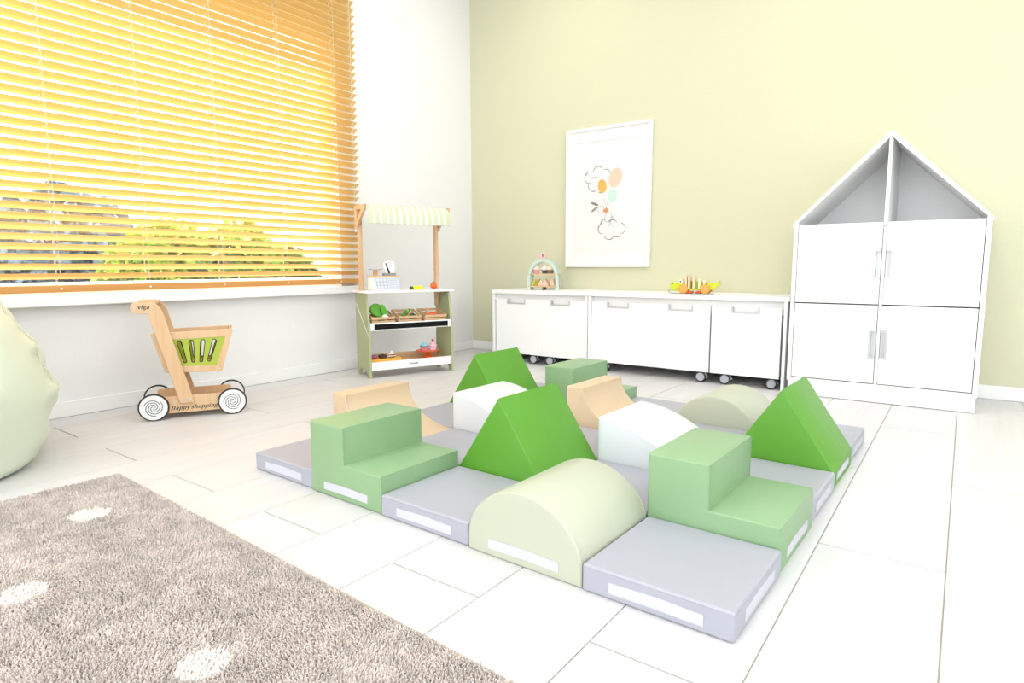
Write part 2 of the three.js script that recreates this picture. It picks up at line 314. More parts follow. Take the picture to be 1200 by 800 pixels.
// ---------- picture ----------
{
  const w = 0.717, h = 1.06, t = thing('picture_frame', 'tall white picture frame with a balloon and cloud print on the green wall', 'picture', [1.36, 1.272, 0]);
  const a = w / 2, b = h / 2, q = 0.022, D = 0.034;
  mesh('frame', mg([box(-a, a, b - q, b, 0.002, D), box(-a, a, -b, -b + q, 0.002, D), box(-a, -a + q, -b + q, b - q, 0.002, D), box(a - q, a, -b + q, b - q, 0.002, D)]), M.white, t);
  const pa = 0.066, pb = 0.105;
  mesh('mat_board', tri(ext([[-a + q, -b + q], [a - q, -b + q], [a - q, b - q], [-a + q, b - q]], 0.003, 0, [[[-a + pa, -b + pb], [-a + pa, b - pb], [a - pa, b - pb], [a - pa, -b + pb]]]).translate(0, 0, 0.016)), std([0.78, 0.775, 0.77], 0.7), t);
  const cw = 700, ch = Math.round(700 * (h - 2 * pb) / (w - 2 * pa)), cv = document.createElement('canvas'); cv.width = cw; cv.height = ch;
  const g = cv.getContext('2d'); g.fillStyle = '#f3f1ee'; g.fillRect(0, 0, cw, ch);
  const PX = (x) => (x - 92) / (470 - 92), PY = (y) => y;       // in units of a zoom on the print
  const X = (x) => ((x - 92) / 375 * w - pa) / (w - 2 * pa) * cw, Y = (x, y) => { const top = 135 - (x - 92) * 62 / 375, bot = 735; return ((y - top) / (bot - top) * h - pb) / (h - 2 * pb) * ch; };
  const cloud = (pts, dark) => { for (const [x, y, r, s, e] of pts) { g.beginPath(); g.arc(X(x), Y(x, y), r * 2.15, s, e); g.strokeStyle = dark; g.lineWidth = 5; g.stroke(); g.beginPath(); g.arc(X(x) + 3, Y(x, y) + 2, r * 2.15, s + 0.5, e - 0.7); g.lineWidth = 3.5; g.stroke(); } };
  const P = Math.PI, ink = '#4a4846';
  cloud([[200, 335, 24, 1.2, 4.9], [237, 308, 22, 3.3, 6.1], [272, 318, 20, 4.2, 6.2], [218, 368, 25, 0.9, 3.4], [250, 385, 14, 0.3, 2.3]], ink);
  g.lineWidth = 4; g.beginPath(); g.arc(X(222), Y(222, 345), 26, 3.4, 5.2); g.stroke();
  cloud([[262, 560, 22, 1.6, 4.6], [290, 582, 24, 0.3, 2.9], [322, 575, 20, 0.1, 2.2], [338, 558, 23, -1.4, 1.2], [305, 540, 20, 3.6, 5.9], [268, 538, 17, 2.8, 5.0]], ink);
  g.lineWidth = 3; g.beginPath(); g.arc(X(312), Y(312, 552), 18, 3.3, 5.4); g.stroke();
  const balloon = (x, y, rx, ry, rot, col, dots) => {
    g.save(); g.translate(X(x), Y(x, y)); g.rotate(rot); g.scale(rx * 2.0, ry * 2.0);
    g.beginPath(); g.arc(0, 0, 1, 0, 2 * P); g.fillStyle = col; g.fill(); g.beginPath(); g.moveTo(-0.1, 1.1); g.lineTo(0, 0.95); g.lineTo(0.1, 1.1); g.fill();
    if (dots) { g.fillStyle = dots; for (let i = 0; i < 26; i++) { const a = i * 2.4, r = Math.sqrt(i / 27); g.beginPath(); g.arc(Math.cos(a) * r, Math.sin(a) * r, 0.05, 0, 2 * P); g.fill(); } }
    g.restore();
  };
  g.strokeStyle = '#8c8a88'; g.lineWidth = 2.5;
  for (const [x, y] of [[262, 400], [292, 378], [296, 440]]) { g.beginPath(); g.moveTo(X(x), Y(x, y)); g.lineTo(X(276), Y(276, 470)); g.stroke(); }
  balloon(314, 333, 32, 44, 0.35, '#f3cdb6'); balloon(257, 371, 22, 31, -0.2, '#eeb65c', '#f5cf90'); balloon(303, 412, 23, 30, 0.2, '#c9e6da', '#dcf0e8');
  g.strokeStyle = ink; g.fillStyle = '#f3f1ee';
  const ell = (x, y, rx, ry, rot, fill) => { g.save(); g.translate(X(x), Y(x, y)); g.rotate(rot); g.scale(rx * 2.1, ry * 2.1); g.beginPath(); g.arc(0, 0, 1, 0, 2 * P); g.restore(); g.fillStyle = fill ?? '#f3f1ee'; g.fill(); g.lineWidth = 3; g.stroke(); };
  g.strokeStyle = '#4f4d4c'; ell(224, 450, 19, 4.5, 0.35, '#8a8784'); ell(224, 474, 18, 4.5, -0.55, '#9a9794'); g.strokeStyle = ink; ell(285, 508, 15, 21, 0.5); ell(253, 475, 14, 16, 0.3); ell(307, 508, 5, 5, 0); 
  g.lineWidth = 4; g.beginPath(); g.moveTo(X(283), Y(283, 525)); g.lineTo(X(290), Y(290, 548)); g.moveTo(X(293), Y(293, 522)); g.lineTo(X(298), Y(298, 542)); g.stroke();
  g.fillStyle = '#d2946a'; g.beginPath(); g.moveTo(X(261), Y(261, 478)); g.lineTo(X(276), Y(276, 466)); g.lineTo(X(290), Y(290, 478)); g.lineTo(X(272), Y(272, 493)); g.fill();
  const ct = new THREE.CanvasTexture(cv); ct.colorSpace = THREE.SRGBColorSpace;
  const pg = new THREE.BoxGeometry(w - 2 * pa + 0.01, h - 2 * pb + 0.01, 0.002).translate(0, 0, 0.014);
  mesh('print', pg, std([0.86, 0.86, 0.86], 0.6, { map: ct }), t);
  mesh('backing', plainBox(-a + 0.006, a - 0.006, -b + 0.006, b - 0.006, 0.003, 0.011), M.white, t);
}

// ---------- foam play blocks ----------
{
  const S = 0.355, TH = 1.3 * Math.PI / 180, W = S - 0.004;
  const vinylBump = tex(256, 256, (u, v) => { const g = vnoise(u * 6, v * 6, 6, 6, 41) * 0.55 + vnoise(u * 14, v * 14, 14, 14, 42) * 0.3 + vnoise(u * 120, v * 120, 120, 120, 43) * 0.02; return [g, g, g]; }, false);
  vinylBump.repeat.set(2.3, 2.3);
  const vinyl = (c) => phys(c, 0.42, { bumpMap: vinylBump, bumpScale: 0.0018 });
  const smooth = (c) => phys(c, 0.42);
  const C = { grey: vinyl([0.37, 0.375, 0.43]), step: vinyl([0.242, 0.388, 0.208]), dark: vinyl([0.092, 0.30, 0.02]), pale: smooth([0.47, 0.495, 0.385]), white: smooth([0.66, 0.67, 0.69]), beige: vinyl([0.63, 0.475, 0.315]) };
  const arc = (n, f) => Array.from({ length: n + 1 }, (_, i) => f(i / n));
  const MH = 0.066;
  const prof = {
    step: [[0, 0], [W, 0], [W, 0.118], [W * 0.49, 0.118], [W * 0.49, 0.24], [0, 0.24]],
    dark: [[0, 0], [W, 0], [W, 0.062], [W / 2, 0.322], [0, 0.062]],
    pale: [[0, 0], [W, 0], ...arc(28, (k) => [W / 2 + W / 2 * Math.cos(Math.PI * k), 0.035 + 0.155 * Math.sin(Math.PI * k)])],
    white: [[0, 0], [W, 0], ...arc(18, (k) => [W * (1 - k), 0.062 + 0.153 * Math.sin(Math.PI / 2 * Math.pow(k, 0.9))])],
    beige: [[0, 0], [W, 0], [W, 0.062], ...arc(16, (k) => [W * (1 - 0.76 * Math.sin(Math.PI / 2 * k)), 0.062 + 0.168 * (1 - Math.cos(Math.PI / 2 * k))]), [0, 0.23]],
  };
  const geoms = {};
  for (const k of Object.keys(prof)) {
    const g = tri(toCreasedNormals(ext(prof[k], W, 0.007, [], 3), 0.35).translate(0, 0, -W));
    const edge = (z) => poly(prof[k].slice(1).concat([prof[k][0]]).map(([x, y]) => V(Math.min(W - 0.002, Math.max(0.002, x)), Math.max(0.003, y - 0.0025), z)), 0.0021);
    geoms[k] = [g, mg([edge(-0.0055), edge(-W + 0.0055)])];
  }
  const matG = new RoundedBoxGeometry(W, MH, W, 4, 0.008), mp = matG.attributes.position;
  matG.translate(W / 2, MH / 2, -W / 2);
  for (let i = 0; i < mp.count; i++) if (mp.getY(i) > MH * 0.6) { const a = mp.getX(i) / W, b = -mp.getZ(i) / W; mp.setY(i, mp.getY(i) + 0.004 * Math.sin(Math.PI * a) * Math.sin(Math.PI * b)); }
  const mq = poly([V(0.006, MH - 0.006, -0.0015), V(W - 0.006, MH - 0.006, -0.0015), V(W - 0.0015, MH - 0.006, -0.006), V(W - 0.0015, MH - 0.006, -W + 0.006)], 0.0016);
  geoms.grey = [tri(matG), mq];
  const strip = (len, hgt) => { const g = new THREE.BoxGeometry(len, hgt, 0.0024, 12, 1, 1), p = g.attributes.position; for (let i = 0; i < p.count; i++) p.setY(i, p.getY(i) + 0.0016 * Math.sin(p.getX(i) * 31 + hgt * 300) * (p.getY(i) > 0 ? 1 : 0.3)); g.computeVertexNormals(); return tri(g); };
  const sFront = strip(W * 0.62, 0.026);
  const k = { g: 'grey', s: 'step', d: 'dark', p: 'pale', w: 'white', b: 'beige' };
  const rows = ['gsgpg', 'bgdgs', 'gwgwg', 'dgbgd', 'gsgpg'];     // front row first, from the window side to the far side
  const nm = { grey: ['foam_mat', 'foam mat'], step: ['foam_steps', 'foam steps'], dark: ['foam_roof_block', 'foam block'], pale: ['foam_arch_block', 'foam block'], white: ['foam_slide_block', 'foam block'], beige: ['foam_ramp_block', 'foam block'] };
  const labels = {
    '00': 'flat grey foam mat at the window-side end of the rug-side edge of the play set', '20': 'flat grey foam mat between the green steps and the pale arch facing the rug', '40': 'flat grey foam mat at the outer corner beside the pale arch and green steps',
    '10': 'light green two-step foam block beside the rug, next to the end mat', '30': 'pale green half-round foam arch facing the rug with a white strip',
    '01': 'beige concave foam ramp right behind the light green steps by the rug', '21': 'dark green triangular foam block between the pale arch and the two white slides', '41': 'light green two-step foam block on the outer edge beside the grey corner mat',
    '11': 'flat grey foam mat between the beige ramp and the middle dark green triangle', '31': 'flat grey foam mat enclosed by pale arch, green triangle, white slide and green steps',
    '12': 'white curved foam slide block between two dark green triangles on the window side', '32': 'white curved foam slide block behind the light green steps of the outer edge',
    '02': 'grey foam mat on the window side between the beige ramp and a green triangle', '22': 'grey foam mat in the very middle of the play set behind the green triangle', '42': 'grey foam mat on the outer edge between green steps and dark green triangle',
    '03': 'dark green triangular foam block on the window side facing the market stall', '23': 'beige concave foam ramp beside the far light green steps', '43': 'dark green triangular foam block on the outer edge toward the house-shaped cabinet',
    '13': 'grey foam mat between the window-side green triangle and the far beige ramp', '33': 'grey foam mat between the far beige ramp and the outer dark green triangle',
    '04': 'grey foam mat at the far corner toward the market stall', '14': 'light green two-step foam block nearest the bench castors', '24': 'grey foam mat between the far green steps and the far pale arch', '34': 'pale green half-round foam arch lying nearest the bench', '44': 'grey foam mat at the outer corner toward the house-shaped cabinet',
  };
  for (let j = 0; j < 5; j++) for (let i = 0; i < 5; i++) {
    const kind = k[rows[j][i]], dx = -(5 - i) * S + 0.002, dz = -j * S - 0.002;
    const x = 3.306 + dx - dz * 0.009, z = 3.186 + dx * 0.036 + dz;
    const t = thing(nm[kind][0], labels[`${i}${j}`], nm[kind][1], [x, 0.0005, z], -TH + (hash2(i, j, 5) - 0.5) * 0.006, 'foam play blocks');
    mesh('cover', geoms[kind][0], C[kind], t);
    mesh('seam', geoms[kind][1], C[kind], t);
    const front = (mat, name) => { const m = mesh(name, sFront, mat, t); m.position.set(W * 0.5 + 0.004, kind === 'grey' ? 0.03 : 0.034, 0.0006); return m; };
    if (j === 0) front(M.velcro, 'velcro_strip');
    if (i === 4) { const m = mesh('velcro_strip', sFront, M.velcro, t); m.rotation.y = Math.PI / 2; m.position.set(W + 0.0006, 0.032, -W * 0.5); }
    if (['step', 'white', 'beige'].includes(kind)) mesh('velcro_flap', plainBox(-0.0035, 0.001, 0.072, 0.112, -0.05, -0.012), M.flap, t);
  }
}

// ---------- rug ----------
{
  const t = thing('rug', 'thick grey-brown rug with white dots in front of the foam play set', 'rug', [1.207, 0, 3.455], -2.6 * Math.PI / 180);
  const RW = 2.4, RD = 1.7;
  mesh('rug_base', box(0, RW, 0.0005, 0.006, 0, RD, 0.002), std([0.38, 0.33, 0.30], 0.95), t);
  mesh('binding', mg([box(-0.002, RW + 0.002, 0.0005, 0.0105, -0.003, 0.006, 0.004), box(-0.003, 0.006, 0.0005, 0.0105, 0, RD, 0.004)]), std([0.40, 0.33, 0.27], 0.95), t);
  const dots = [[0.351, 0.203, 0.052], [0.752, 0.462, 0.050], [1.332, 0.325, 0.048], [0.30, 0.80, 0.05], [1.15, 0.85, 0.05], [1.9, 0.62, 0.05], [1.75, 1.2, 0.05], [0.75, 1.2, 0.05]];
  const specks = [[0.155, 0.118, 0.006], [0.30, 0.075, 0.008], [0.34, 0.082, 0.005]];
  const tuft = new THREE.BufferGeometry();          // a small three-sided yarn end
  const ring = [0, 1, 2].map((q) => [Math.cos(q * 2.094), Math.sin(q * 2.094)]);
  const tp = []; for (let q = 0; q < 3; q++) { const a = ring[q], b = ring[(q + 1) % 3]; tp.push(a[0], 0, a[1], b[0] * 0.55, 1, b[1] * 0.55, b[0], 0, b[1], a[0], 0, a[1], a[0] * 0.55, 1, a[1] * 0.55, b[0] * 0.55, 1, b[1] * 0.55); }
  tp.push(ring[0][0] * 0.55, 1, ring[0][1] * 0.55, ring[2][0] * 0.55, 1, ring[2][1] * 0.55, ring[1][0] * 0.55, 1, ring[1][1] * 0.55);
  tuft.setAttribute('position', new THREE.Float32BufferAttribute(tp, 3)); tuft.computeVertexNormals();
  const sp = 0.0042, lists = { pile: [], speck: [] }; dots.forEach((_, i) => lists['d' + i] = []);
  for (let x = 0.006; x < 2.1; x += sp) for (let z = 0.006; z < 1.25; z += sp) {
    const px = x + (rnd() - 0.5) * sp, pz = z + (rnd() - 0.5) * sp;
    let key = 'pile';
    dots.forEach(([a, b, r], i) => { if (Math.hypot(px - a, pz - b) < r * (1 + 0.05 * Math.sin(Math.atan2(pz - b, px - a) * 7 + i))) key = 'd' + i; });
    if (specks.some(([a, b, r]) => Math.hypot(px - a, pz - b) < r)) key = 'speck';
    lists[key].push([px, pz]);
  }
  const yarn = std([1, 1, 1], 0.95), o = new THREE.Object3D(), c = new THREE.Color();
  for (const [key, l] of Object.entries(lists)) {
    const im = new THREE.InstancedMesh(tuft, yarn, l.length);
    l.forEach(([x, z], i) => {
      const lay = vnoise(x * 7, z * 7, 100, 100, 61) - 0.5, lay2 = vnoise(x * 17 + 3, z * 17, 300, 300, 62) - 0.5;
      o.position.set(x, 0.005, z); o.rotation.set(lay * 1.5 + (rnd() - 0.5) * 0.9, rnd() * 6, lay2 * 1.3 + (rnd() - 0.5) * 0.9); o.scale.set(0.0026, 0.0095 + rnd() * 0.004, 0.0026); o.updateMatrix(); im.setMatrixAt(i, o.matrix);
      const m = 0.82 + 0.32 * rnd() + 0.30 * (vnoise(x * 30, z * 30, 300, 300, 64) - 0.5);
      if (key === 'pile') c.setRGB(0.62 * m, 0.55 * m, 0.51 * m); else c.setRGB(0.88, 0.85, 0.80);
      im.setColorAt(i, c);
    });
    im.name = key === 'pile' ? 'pile' : key === 'speck' ? 'lint' : 'dot'; im.userData.kind = 'stuff'; im.castShadow = im.receiveShadow = true; t.add(im);
  }
}

// ---------- bean bag ----------
{
  const pr = [[0.0, 0.004], [0.34, 0.004], [0.405, 0.02], [0.432, 0.07], [0.462, 0.15], [0.486, 0.24], [0.488, 0.30], [0.468, 0.39], [0.437, 0.47], [0.396, 0.56], [0.335, 0.65], [0.255, 0.735], [0.155, 0.80], [0.06, 0.835], [0.0, 0.84]];
  const sp = new THREE.SplineCurve(pr.map(([x, y]) => new THREE.Vector2(x, y))), g = new THREE.LatheGeometry(sp.getPoints(90).map((p) => new THREE.Vector2(Math.max(0, p.x), Math.max(0.002, p.y))), 180), p = g.attributes.position;
  for (let i = 0; i < p.count; i++) {
    const x = p.getX(i), y = p.getY(i), z = p.getZ(i), a = Math.atan2(z, x), r = Math.hypot(x, z);
    if (r < 1e-5) continue;
    const seamA = Math.abs(((a / (Math.PI * 2) * 6 + 0.22) % 1 + 1) % 1 - 0.5), seam = -0.012 * Math.exp(-Math.pow((0.5 - seamA) * 16, 2));
    const fold = (0.014 * Math.sin(y * 34 + Math.sin(a * 3) * 2.2 + a * 2) + 0.008 * Math.sin(y * 71 + a * 5)) * Math.exp(-Math.pow((0.5 - seamA) * 5, 2)) * Math.min(1, y * 6);
    const soft = 0.012 * Math.sin(a * 4 + y * 6) * Math.min(1, y * 8);
    const k = 1 + (seam + fold + soft) / Math.max(r, 0.15); p.setX(i, x * k); p.setZ(i, z * k);
  }
  g.computeVertexNormals();
  const t = thing('bean_bag', 'pale green slouchy leatherette bean bag under the window', 'bean bag', [0.60, 0, 3.95]);
  const m = phys([0.66, 0.72, 0.58], 0.4);
  mesh('cover', g, m, t);
  for (let s = 0; s < 6; s++) {
    const a = (s - 0.22) / 6 * Math.PI * 2;
    mesh('seam', tube(pr.slice(2, -1).map(([r, y]) => { const sf = (-0.012 + (0.014 * Math.sin(y * 34 + Math.sin(a * 3) * 2.2 + a * 2) + 0.008 * Math.sin(y * 71 + a * 5)) * Math.min(1, y * 6) + 0.012 * Math.sin(a * 4 + y * 6) * Math.min(1, y * 8)); const q = r * (1 + sf / Math.max(r, 0.15)); return V(Math.cos(a) * q, y, Math.sin(a) * q); }), 0.0028), m, t);
  }
}

// ---------- fonts ----------
const loader = new FontLoader();
const serif = await loader.loadAsync('fonts/droid/droid_serif_bold.typeface.json');
const sans = await loader.loadAsync('fonts/droid/droid_sans_bold.typeface.json');
function text(str, font, size, slant = 0, depth = 0.0006) {
  const g = new TextGeometry(str, { font, size, depth, curveSegments: 5, bevelEnabled: false }); g.computeBoundingBox();
  const b = g.boundingBox; g.translate(-(b.min.x + b.max.x) / 2, -(b.min.y + b.max.y) / 2, 0);
  if (slant) g.applyMatrix4(new THREE.Matrix4().set(1, slant, 0, 0, 0, 1, 0, 0, 0, 0, 1, 0, 0, 0, 0, 1));
  return g;
}

// ---------- toy shopping cart ----------
{
  // local x runs from the handle end to the front, z faces the camera side
  const t = thing('toy_shopping_cart', 'wooden toy shopping cart with lime green basket and spiral wheels', 'toy cart', [0.465 - 0.876 * 0.14, 0, 3.001 - 0.482 * 0.14], Math.atan2(0.876, 0.482));
  const hw = 0.14, R = 0.0665;
  const rr = (pts, r) => { const s = new THREE.Shape(), n = pts.length; pts.forEach((p, i) => { const a = pts[(i + n - 1) % n], b = pts[(i + 1) % n], q = r[i] ?? r, va = new THREE.Vector2(a[0] - p[0], a[1] - p[1]).setLength(q), vb = new THREE.Vector2(b[0] - p[0], b[1] - p[1]).setLength(q); if (i) s.lineTo(p[0] + va.x, p[1] + va.y); else s.moveTo(p[0] + va.x, p[1] + va.y); s.quadraticCurveTo(p[0], p[1], p[0] + vb.x, p[1] + vb.y); }); s.closePath(); return s; };
  for (const s of [-1, 1]) {
    const z = s > 0 ? hw - 0.033 : -hw + 0.018;
    mesh('side_rail', tri(ext(rr([[0.0, 0.028], [0.352, 0.028], [0.352, 0.112], [0.0, 0.112]], 0.012), 0.015, 0.002).translate(0, 0, z)), M.pine, t);
    const post = mesh('handle_post', tri(ext(rr([[0.116, 0.076], [0.180, 0.076], [0.064, 0.545], [0.035, 0.582], [-0.055, 0.582], [-0.072, 0.555], [-0.055, 0.527], [0.002, 0.527]], [0.008, 0.008, 0.02, 0.02, 0.014, 0.014, 0.014, 0.012]), 0.016, 0.003).translate(0, 0, s > 0 ? z + 0.0155 : z - 0.0165)), M.pine, t);
    if (s > 0) {
      mesh('screw', mg([[0.139, 0.094], [0.162, 0.096]].map(([x, y]) => cyl(0.006, 0.006, 0.003, x, y, z + 0.032, 'z', 16))), M.screw, post);
      mesh('screw', cyl(0.004, 0.004, 0.002, -0.05, 0.555, z + 0.032, 'z', 12), M.screw, post);
      mesh('emblem', text('viga', sans, 0.0185, 0.15).translate(-0.012, 0.556, z + 0.0314), M.ink, post);
      mesh('screw', mg([[0.095, 0.09], [0.262, 0.09]].map(([x, y]) => cyl(0.004, 0.004, 0.002, x, y, z + 0.0155, 'z', 12))), M.screw, t);
      mesh('lettering', text('Happy shopping', serif, 0.0185, 0.4).translate(0.178, 0.051, z + 0.0152), M.ink, t);
    }
    // basket side
    const bz = s > 0 ? hw - 0.036 : -hw + 0.024, out = [[0.058, 0.232], [0.312, 0.222], [0.374, 0.437], [0.005, 0.428]], inn = [[0.082, 0.262], [0.288, 0.254], [0.336, 0.398], [0.036, 0.392]];
    const bs = mesh('basket_side', tri(ext(rr(out, 0.012), 0.012, 0.002, [inn.slice().reverse()]).translate(0, 0, bz)), M.pine, t);
    const slots = [];
    for (let q = 0; q < 4; q++) {
      const x0 = 0.148 + q * 0.036, xt = 0.128 + q * 0.052, y0 = 0.285, y1 = 0.375, r0 = 0.007, r1 = 0.010, pth = new THREE.Path();
      pth.moveTo(x0 - r0, y0); pth.lineTo(xt - r1, y1); pth.quadraticCurveTo(xt - r1, y1 + r1 * 1.2, xt, y1 + r1 * 1.2); pth.quadraticCurveTo(xt + r1, y1 + r1 * 1.2, xt + r1, y1); pth.lineTo(x0 + r0, y0); pth.quadraticCurveTo(x0 + r0, y0 - r0 * 1.2, x0, y0 - r0 * 1.2); pth.quadraticCurveTo(x0 - r0, y0 - r0 * 1.2, x0 - r0, y0);
      slots.push(pth);
    }
    const rims = slots.map((q) => tube(q.getPoints(8).slice(0, -1).map((v) => V(v.x, v.y, bz + 0.0095)), 0.0018, true, 5, 80));
    mesh('basket_panel', tri(ext(inn.map(([x, y]) => [x + (x < 0.18 ? -0.001 : 0.001), y]), 0.006, 0, slots).translate(0, 0, bz + 0.003)), M.lime, bs);
    mesh('slot_outline', mg(rims), M.black, bs);
    mesh('screw', mg([[0.022, 0.41], [0.355, 0.418], [0.068, 0.245], [0.302, 0.236]].map(([x, y]) => cyl(0.004, 0.004, 0.002, x, y, bz + 0.0125, 'z', 10))), M.screw, bs);
    for (const x of [0.0, 0.352]) {
      const w = mesh('wheel', cyl(R - 0.005, R - 0.005, 0.014, x, R, s * (hw - 0.007), 'z', 48), T([0.80, 0.80, 0.80], 0.5), t);
      mesh('tyre', new THREE.TorusGeometry(R - 0.0045, 0.0062, 8, 56).scale(1, 1, 1.25).translate(x, R, s * (hw - 0.007)), M.rubber, w);
      const arms = [0, 2.1, 4.2].map((a0) => tube(Array.from({ length: 30 }, (_, q) => { const u = q / 29, a = a0 + u * 7.0 + x, r = 0.006 + u * 0.036; return V(x + Math.cos(a) * r, R + Math.sin(a) * r, s * hw); }), 0.0016, false, 5, 60));
      mesh('spiral', mg(arms), std([0.05, 0.05, 0.055], 0.6), w);
    }
  }
  mesh('axle', mg([cyl(0.006, 0.006, 2 * hw - 0.02, 0, R, 0, 'z', 10), cyl(0.006, 0.006, 2 * hw - 0.02, 0.352, R, 0, 'z', 10)]), M.pine, t);
  mesh('base_board', box(0.005, 0.347, 0.040, 0.055, -hw + 0.034, hw - 0.034), M.orangeWood, t);
  mesh('handle_bar', cyl(0.011, 0.011, 2 * hw - 0.04, -0.045, 0.556, 0, 'z', 16), M.pine, t);
  mesh('top_plate', box(-0.02, 0.04, 0.566, 0.581, -hw + 0.018, hw - 0.018, 0.004), M.pine, t);
  const slab = (a, b) => { const L = Math.hypot(b[0] - a[0], b[1] - a[1]), g = box(0, L, 0, 0.01, -hw + 0.036, hw - 0.036); g.rotateZ(Math.atan2(b[1] - a[1], b[0] - a[0])); return g.translate(a[0], a[1], 0); };
  mesh('basket_front', slab([0.303, 0.23], [0.366, 0.432]), M.pine, t);
  mesh('basket_back', slab([0.07, 0.236], [0.018, 0.424]), M.orangeWood, t);
  mesh('basket_floor', slab([0.066, 0.234], [0.305, 0.225]), M.orangeWood, t);
}

// ---------- market stall ----------
const stall = { u: [0.362, -0.932], n: [0.932, 0.362], o: [0.443, 1.613] };
const SA = Math.atan2(0.932, 0.362);
const SP = (s, y, a) => [stall.o[0] + stall.u[0] * s + stall.n[0] * a, y, stall.o[1] + stall.u[1] * s + stall.n[1] * a];
{
  const t = thing('market_stall', 'wooden toy market stall with sage green sides and striped awning', 'toy stall', SP(0, 0, 0), SA);
  // local x along the front, z toward the room
  const side = (x) => {
    const sh = new THREE.Shape(); sh.moveTo(0, 0); sh.lineTo(-0.045, 0); sh.quadraticCurveTo(-0.06, 0.05, -0.09, 0.05); sh.lineTo(-0.165, 0.05); sh.quadraticCurveTo(-0.195, 0.05, -0.21, 0); sh.lineTo(-0.255, 0); sh.lineTo(-0.255, 0.572); sh.lineTo(-0.055, 0.572); sh.quadraticCurveTo(-0.012, 0.42, -0.004, 0.26); sh.lineTo(0, 0);
    return tri(ext(sh, 0.015, 0.002).rotateY(-Math.PI / 2).translate(x + 0.015, 0, 0));
  };
  for (const x of [0, 0.613]) { const p = mesh('side_panel', side(x), M.sage, t); if (!x) { mesh('screw', mg([[-0.03, 0.1], [-0.23, 0.2], [-0.03, 0.34], [-0.23, 0.47], [-0.22, 0.27]].map(([z, y]) => cyl(0.004, 0.004, 0.002, -0.0008, y, z, 'x', 10))), M.screw, p); mesh('edge_line', poly([V(-0.0006, 0.50, -0.24), V(-0.0006, 0.285, -0.008)], 0.0022), M.trim, p); } }
  mesh('counter', box(-0.022, 0.64, 0.572, 0.588, -0.25, 0.0, 0.003), M.white, t);
  for (const x of [-0.004, 0.612]) {
    const xx = x < 0.1 ? 0.018 : 0.588;
    mesh('post', box(xx, xx + 0.022, 0.46, 1.158, -0.225, -0.185, 0.003), M.pine, t);
    const br = mesh('awning_bracket', tri(ext([[-0.225, 1.155], [-0.225, 1.0], [-0.19, 1.0], [-0.185, 1.02], [-0.03, 1.125], [-0.025, 1.155]].map(([z, y]) => [z, y]), 0.016, 0.002, [[[-0.185, 1.128], [-0.09, 1.128], [-0.185, 1.06]]]).rotateY(-Math.PI / 2).translate(xx < 0.1 ? xx - 0.001 : xx + 0.039, 0, 0)), M.pine, t);
    mesh('screw', mg([[-0.205, 1.02], [-0.205, 1.13], [-0.2, 0.93], [-0.2, 0.88], [-0.2, 0.83], [-0.2, 0.49]].map(([z, y]) => cyl(0.004, 0.004, 0.003, xx + (xx < 0.1 ? -0.001 : 0.023), y, z, 'x', 10))), M.screw, br);
  }
  mesh('awning_rod', cyl(0.007, 0.007, 0.6, 0.32, 1.142, -0.04, 'x', 12), M.pine, t);
  // striped cloth: one strip of cloth per stripe
  const pf = [[-0.2, 1.16], [-0.1, 1.158], [-0.03, 1.15], [0.0, 1.13], [0.022, 1.09], [0.03, 1.03]];
  const prof = new THREE.SplineCurve(pf.map(([a, b]) => new THREE.Vector2(a, b))).getPoints(22);
  const outline = [...prof.map((p) => [p.x, p.y]), ...prof.slice().reverse().map((p) => [p.x - 0.003, p.y - 0.003])];
  const cloth = [std([0.76, 0.77, 0.72], 0.9), std([0.58, 0.62, 0.43], 0.9)];
  let x = 0.012; for (let i = 0; i < 25; i++) { const w = i % 2 ? 0.016 : 0.0305; mesh('awning_stripe', tri(ext(outline, w, 0).rotateY(-Math.PI / 2).translate(x + w, 0, 0)), cloth[i % 2 ? 0 : 1], t); x += w; }
  // tilted tray with a blackboard strip
  mesh('tray_front', box(0.0155, 0.6125, 0.322, 0.372, -0.02, -0.006, 0.002), M.white, t);
  mesh('blackboard', box(0.04, 0.588, 0.328, 0.364, -0.0065, -0.0045, 0.001), M.black, t);
  const tray = box(0.0155, 0.6125, -0.01, 0, -0.2, 0, 0.001); tray.rotateX(0.26).translate(0, 0.352, -0.02);
  mesh('tray_board', tray, M.white, t);
  mesh('shelf_front', box(0.0155, 0.6125, 0.052, 0.108, -0.018, -0.004, 0.002), M.white, t);
  mesh('shelf_board', box(0.0155, 0.6125, 0.086, 0.096, -0.239, -0.018, 0.001), M.orangeWood, t);
  mesh('emblem', text('PolarB', sans, 0.0125).translate(0.322, 0.081, -0.0042), M.black, t);
  mesh('back_rail', box(0.0155, 0.6125, 0.095, 0.13, -0.252, -0.24, 0.002), M.pine, t);
}
